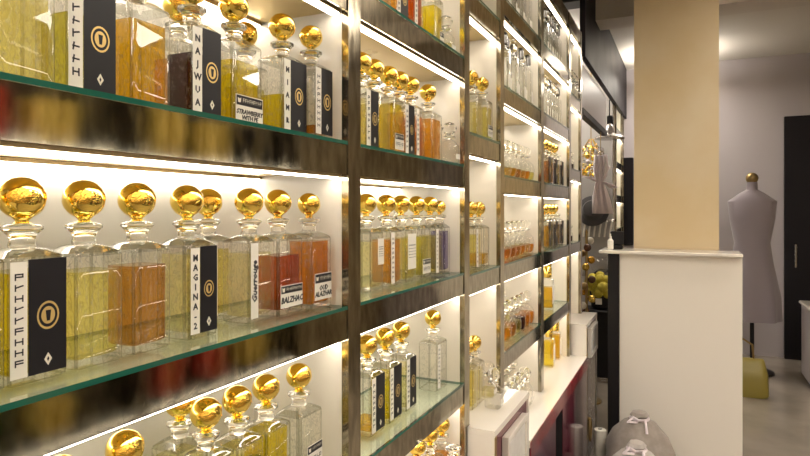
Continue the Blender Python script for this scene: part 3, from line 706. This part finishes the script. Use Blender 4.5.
solid(ribbon([(.0, -.02, .0), (.0, -.07, -.02), (.0, -.12, -.06)], [.03, .06, .08], .01).build('bow_loop', r), .004)
MB().tube([(0, 0, .25), (0, 0, (.25 + 2.428 - p.z) / 2), (0, 0, 2.428 - p.z)], .004, 5, M['brass']).build('hanging_wire', r)
# dark hat on a wall hook, hanger rail
p = atX(593, 211, 6.80)
r = thing('felt_hat', 'dark felt hat hung on the grey partition under the scarf', 'hat', p)
M['felt'] = pbr('dark_felt', (.06, .056, .058), .7, sheen=.3)
T = Matrix.Rotation(-math.pi / 2 + .25, 4, 'Y')
MB().lathe([(.165, .0), (.172, .008), (.12, .02), (.105, .07), (.085, .12), (.04, .135), (.005, .137)], 24, M['felt'], T).build('crown', r)
MB().lathe([(.112, .022), (.115, .03), (.111, .045), (.107, .046)], 24, M['pink'], T).build('hat_band', r)
p = atX(600, 222, 6.86)
r = thing('hook_rail', 'steel rail of white pegs on the grey partition below the hat', 'rail', p)
MB().bbox(.0, .03, -.15, .17, 0, .03, .004, M['steel']).build('rail', r)
for i in range(6):
    MB().tube([(0, -.13 + .055 * i, .01), (-.06, -.13 + .055 * i, .0), (-.09, -.12 + .055 * i, -.08), (-.08, -.11 + .055 * i, -.16)], .010, 7, M['white_lab']).build('peg', r)
# garland of gold ornaments
p = atX(586.5, 280, 5.5)
r = thing('ornament_stand', 'slender stand strung with gold and amber ornaments behind the last shelf', 'stand', (p.x, p.y, 0))
MB().lathe([(.13, 0), (.13, .015), (.02, .03), (.012, .06), (.012, 1.50), (.003, 1.52)], 16, M['brass']).build('pole', r)
for i in range(15):
    q = i * 2.2; c = ('gold', 'goldm', 'brass', 'ornb', 'white_lab')[i % 5]
    c = c if c in M else 'brass'
    MB().ball((.045 * math.cos(q), .045 * math.sin(q), .62 + i * .057), .034, 12, 8, M[c]).build('bauble', r)
# yellow plush in black pot
p = atX(600, 308, 6.3)
r = thing('flower_pot', 'black pot with white tag and a bushy yellow bouquet before the partition', 'flower pot', (p.x, p.y, p.z))
MB().lathe([(.07, 0), (.085, .01), (.10, .16), (.105, .17), (.095, .17), (.09, .15)], 20, M['black']).build('pot', r)
MB().box(-.104, -.099, -.03, .03, .05, .11, M['white_lab']).build('tag', r)
M['yfluff'] = pbr('yellow_flowers', (.52, .43, .04), .8, bump=.8, nscale=40, col2=(.70, .58, .08))
fb_ = MB()
for i in range(26):
    q = i * 2.4; rr = .12 * math.sqrt(i / 26); fb_.ball((rr * math.cos(q), rr * math.sin(q), .25 + .07 * math.cos(i * 1.7) - rr * .3), .05, 10, 7, M['yfluff'])
fb_.build('flowers', r)
r2 = thing('pedestal', 'dark pedestal under the black flower pot', 'pedestal', (p.x, p.y, 0))
MB().bbox(-.16, .16, -.16, .16, 0, p.z - .002, .01, M['black']).build('column_block', r2, False)
MB().box(-.165, .165, -.165, .165, 0, .05, M['steel']).build('plinth', r2, False)
p = atX(600, 272, 6.55)
r = thing('glass_vase', 'clear round glass vase on a bracket above the yellow bouquet', 'vase', p)
MB().lathe([(.04, 0), (.08, .02), (.10, .07), (.08, .12), (.05, .14), (.065, .155)], 20, M['plain'], None).build('vase_body', r)
rb = thing('wall_bracket', 'black slanted bracket holding the glass vase on the partition', 'bracket', p)
MB().box(-.06, .35, -.05, .05, -.02, -.001, M['black']).build('bracket_plate', rb, False)
MB().tube([(-.04, 0, -.022), (.34, 0, -.2)], .012, 6, M['black']).build('strut', rb)

# reception counter at the end of the aisle
pa, pb_, pc = atX(608, 250, 4.3), atX(620, 250, 4.3), atX(640, 250, 4.3)
ye = -1.02; zt = pa.z
r = thing('reception_counter', 'tall white reception counter with a black end post at the end of the aisle', 'counter', (4.3, 0, 0))
MB().bbox(-.02, .26, pb_.y + .004, pa.y, 0, zt - .022, .004, M['black']).build('end_post', r, False)
MB().box(.0, .24, ye, pb_.y + .003, .0, zt - .022, M['white_p'] if 'white_p' in M else M['lilacw']if 'lilacw' in M else M['white_top']).build('front_panel', r, False)
MB().bbox(-.05, .28, ye, pa.y + .055, zt - .0215, zt, .004, M['white_top']).build('counter_top', r, False)
p = atX(617, 243, 4.42)
t = thing('card_terminal', 'small black payment terminal standing on the white reception counter', 'terminal', (4.42, p.y, zt + .0005), .3)
MB().bbox(-.03, .04, -.035, .035, 0, .03, .006, M['black']).build('base', t)
MB().bbox(-.012, .012, -.045, .045, .0305, .125, .005, M['black']).build('screen', t)
p = atX(610.5, 243, 4.38)
t = thing('pump_bottle', 'white pump bottle beside the black terminal on the reception counter', 'bottle', (4.38, p.y, zt + .0005))
MB().lathe([(.016, 0), (.02, .004), (.02, .06), (.008, .075), (.008, .09)], 16, M['white_lab']).build('bottle_body', t)
MB().tube([(0, 0, .088), (0, 0, .105), (-.028, 0, .105)], .004, 6, M['white_lab']).build('pump', t)
# cloth sacks in front of the counter
M['sack'] = pbr('taupe_cloth', (.27, .23, .20), .75, bump=.5, nscale=22, sheen=.2, col2=(.33, .285, .25))
M['sackl'] = pbr('pale_cloth', (.44, .40, .37), .75, bump=.5, nscale=22)
def sack(label, x, y, s, m, hgt):
    r = thing('cloth_sack', label, 'sack', (x, y, 0))
    rings = []; N = 28
    for k, (rr, zz) in enumerate(((.10, .0), (.17, .03), (.20, .12), (.195, .22), (.15, .31), (.085, .385), (.035, .405), (.055, .425), (.04, .445), (.01, .45))):
        rings.append([(s * rr * (1 + .07 * math.sin(5 * t * 2 * math.pi / N + k) + .04 * math.sin(9 * t * 2 * math.pi / N)) * math.cos(t * 2 * math.pi / N), s * rr * (1 + .06 * math.sin(4 * t * 2 * math.pi / N - k)) * math.sin(t * 2 * math.pi / N), hgt * zz / .45) for t in range(N)])
    MB().loft(rings, m).build('sack_body', r)
    q = hgt * .405 / .45
    kn = MB(); kn.tube([(s * .05 * math.cos(t * math.pi / 8), s * .05 * math.sin(t * math.pi / 8), q) for t in range(17)], .009, 8, M['pink'])
    kn.tube([(-s * .05, 0, q), (-s * .09, .03, q + .03), (-s * .1, .06, q), (-s * .06, .01, q - .01)], .008, 8, M['pink'])
    kn.tube([(-s * .05, 0, q), (-s * .09, -.04, q + .02), (-s * .12, -.05, q - .05)], .008, 8, M['pink']); kn.build('tie', r)
    return r
p = atX(628, 408, 4.05)
sack('tall taupe cloth sack with pink tie standing against the reception counter', 4.02, p.y - .07, 1.05, M['sack'], p.z)
p = atX(629, 440, 3.55)
sack('shorter pale cloth sack with pink tie in front of the taupe sack', 3.55, p.y - .04, .95, M['sackl'], p.z)
r = thing('paper_roll', 'white paper roll standing on the floor beside the taupe cloth sack', 'roll', (4.14, -.185, .0005))
MB().lathe([(.036, 0), (.040, .004), (.040, .24), (.036, .244)], 20, M['white_lab']).build('paper', r)
MB().lathe([(.014, .2445), (.014, .249)], 12, M['grey']).build('core', r)
# end wall screen, dark door, bench, clothes stand
p0, p1 = atX(624, 158, X1), atX(632, 245, X1)
s = thing('wall_screen', 'tall black screen on the end wall beyond the reception counter', 'screen', (X1, (p0.y + p1.y) / 2, p1.z))
hw = (p0.y - p1.y) / 2 + .02
MB().bbox(-.06, -.001, -hw, hw, 0, p0.z - p1.z, .008, M['black']).build('casing', s, False)
MB().box(-.062, -.0605, -hw + .015, hw - .015, .02, p0.z - p1.z - .02, M['dark']).build('display', s, False)
a, b = atX(784, 90, X1 - .01), atX(830, 90, X1 - .01)
d = MB().box(X1 - .06, X1 - .001, b.y, a.y, .0, 2.75, M['dark']).build('door_1', None, False); d['kind'] = 'structure'
MB().tube([(X1 - .065, a.y - .1, 1.05), (X1 - .12, a.y - .1, 1.05), (X1 - .12, a.y - .1, 1.3), (X1 - .065, a.y - .1, 1.3)], .014, 8, M['steel']).build('door_handle', d)
p = atX(752, 300, 7.2)
r = thing('garment_stand', 'dress form with a draped lilac grey robe at the end of the aisle', 'mannequin', (7.2, p.y, 0))
M['robe'] = pbr('lilac_grey_robe', (.30, .26, .29), .7, sheen=.4, bump=.4, nscale=9)
MB().lathe([(.2, 0), (.2, .02), (.03, .04), (.02, .1), (.02, .68)], 20, M['black']).build('stand_base', r)
rings = []
for k, (w1, w2, zz) in enumerate(((.26, .22, .55), (.25, .2, .8), (.19, .15, 1.15), (.165, .12, 1.35), (.21, .14, 1.6), (.225, .12, 1.78), (.12, .08, 1.86), (.055, .055, 1.9), (.05, .05, 1.98))):
    amp = .09 * max(0, (1.3 - zz))
    rings.append([(w2 * (1 + amp * math.sin(7 * t * math.pi / 20)) * math.cos(t * math.pi / 20), w1 * (1 + amp * math.sin(7 * t * math.pi / 20)) * math.sin(t * math.pi / 20), zz) for t in range(40)])
MB().loft(rings, M['robe']).build('robe', r)
MB().ball((0, 0, 2.02), .06, 14, 10, M['brass']).build('neck_cap', r)
p = atX(872, 330, 6.6)
r = thing('display_bench', 'low white bench beside the dark door at the end of the aisle', 'bench', (6.9, p.y, 0))
MB().bbox(-.25, .25, -.5, .45, .05, .75, .01, M['lilacp']).build('bench_body', r, False)
MB().bbox(-.27, .27, -.52, .47, .7505, .78, .008, M['white_top']).build('bench_top', r, False)
MB().box(-.22, .22, -.46, .42, 0, .0495, M['black']).build('plinth', r, False)
p = atX(742, 345, 6.2)
r = thing('leather_bag', 'olive yellow handbag on the floor below the draped robe', 'bag', (6.3, p.y, 0))
rings = [[(.10 * f * math.copysign(abs(math.cos(t)) ** .5, math.cos(t)), .22 * f2 * math.copysign(abs(math.sin(t)) ** .5, math.sin(t)), zz) for t in [2 * math.pi * (j + .5) / 24 for j in range(24)]] for f, f2, zz in ((.9, .95, 0), (1, 1, .02), (.8, .97, .2), (.35, .85, .32), (.1, .8, .34))]
M['olive_leather'] = pbr('olive_leather', (.30, .24, .05), .4, bump=.2, nscale=60)
MB().loft(rings, M['olive_leather']).build('bag_body', r)
MB().tube([(0, -.1, .33), (0, -.09, .46), (0, 0, .52), (0, .09, .46), (0, .1, .33)], .010, 8, M['brass']).build('bag_handle', r)

# ------------------------------------------------------------------ render settings that belong to the picture
vs = scene.view_settings; vs.view_transform = 'Standard'; vs.look = 'None'; vs.gamma = 1; vs.use_curve_mapping = False; vs.exposure = 0.66
cy = scene.cycles
cy.transparent_max_bounces = 48; cy.max_bounces = 14; cy.transmission_bounces = 12; cy.glossy_bounces = 6; cy.diffuse_bounces = 4
cy.sample_clamp_indirect = 6; cy.use_denoising = True; cy.caustics_reflective = False; cy.blur_glossy = .4
w = bpy.data.worlds.new('world'); scene.world = w; w.use_nodes = True
w.node_tree.nodes['Background'].inputs[0].default_value = (1, .9, .78, 1); w.node_tree.nodes['Background'].inputs[1].default_value = .03
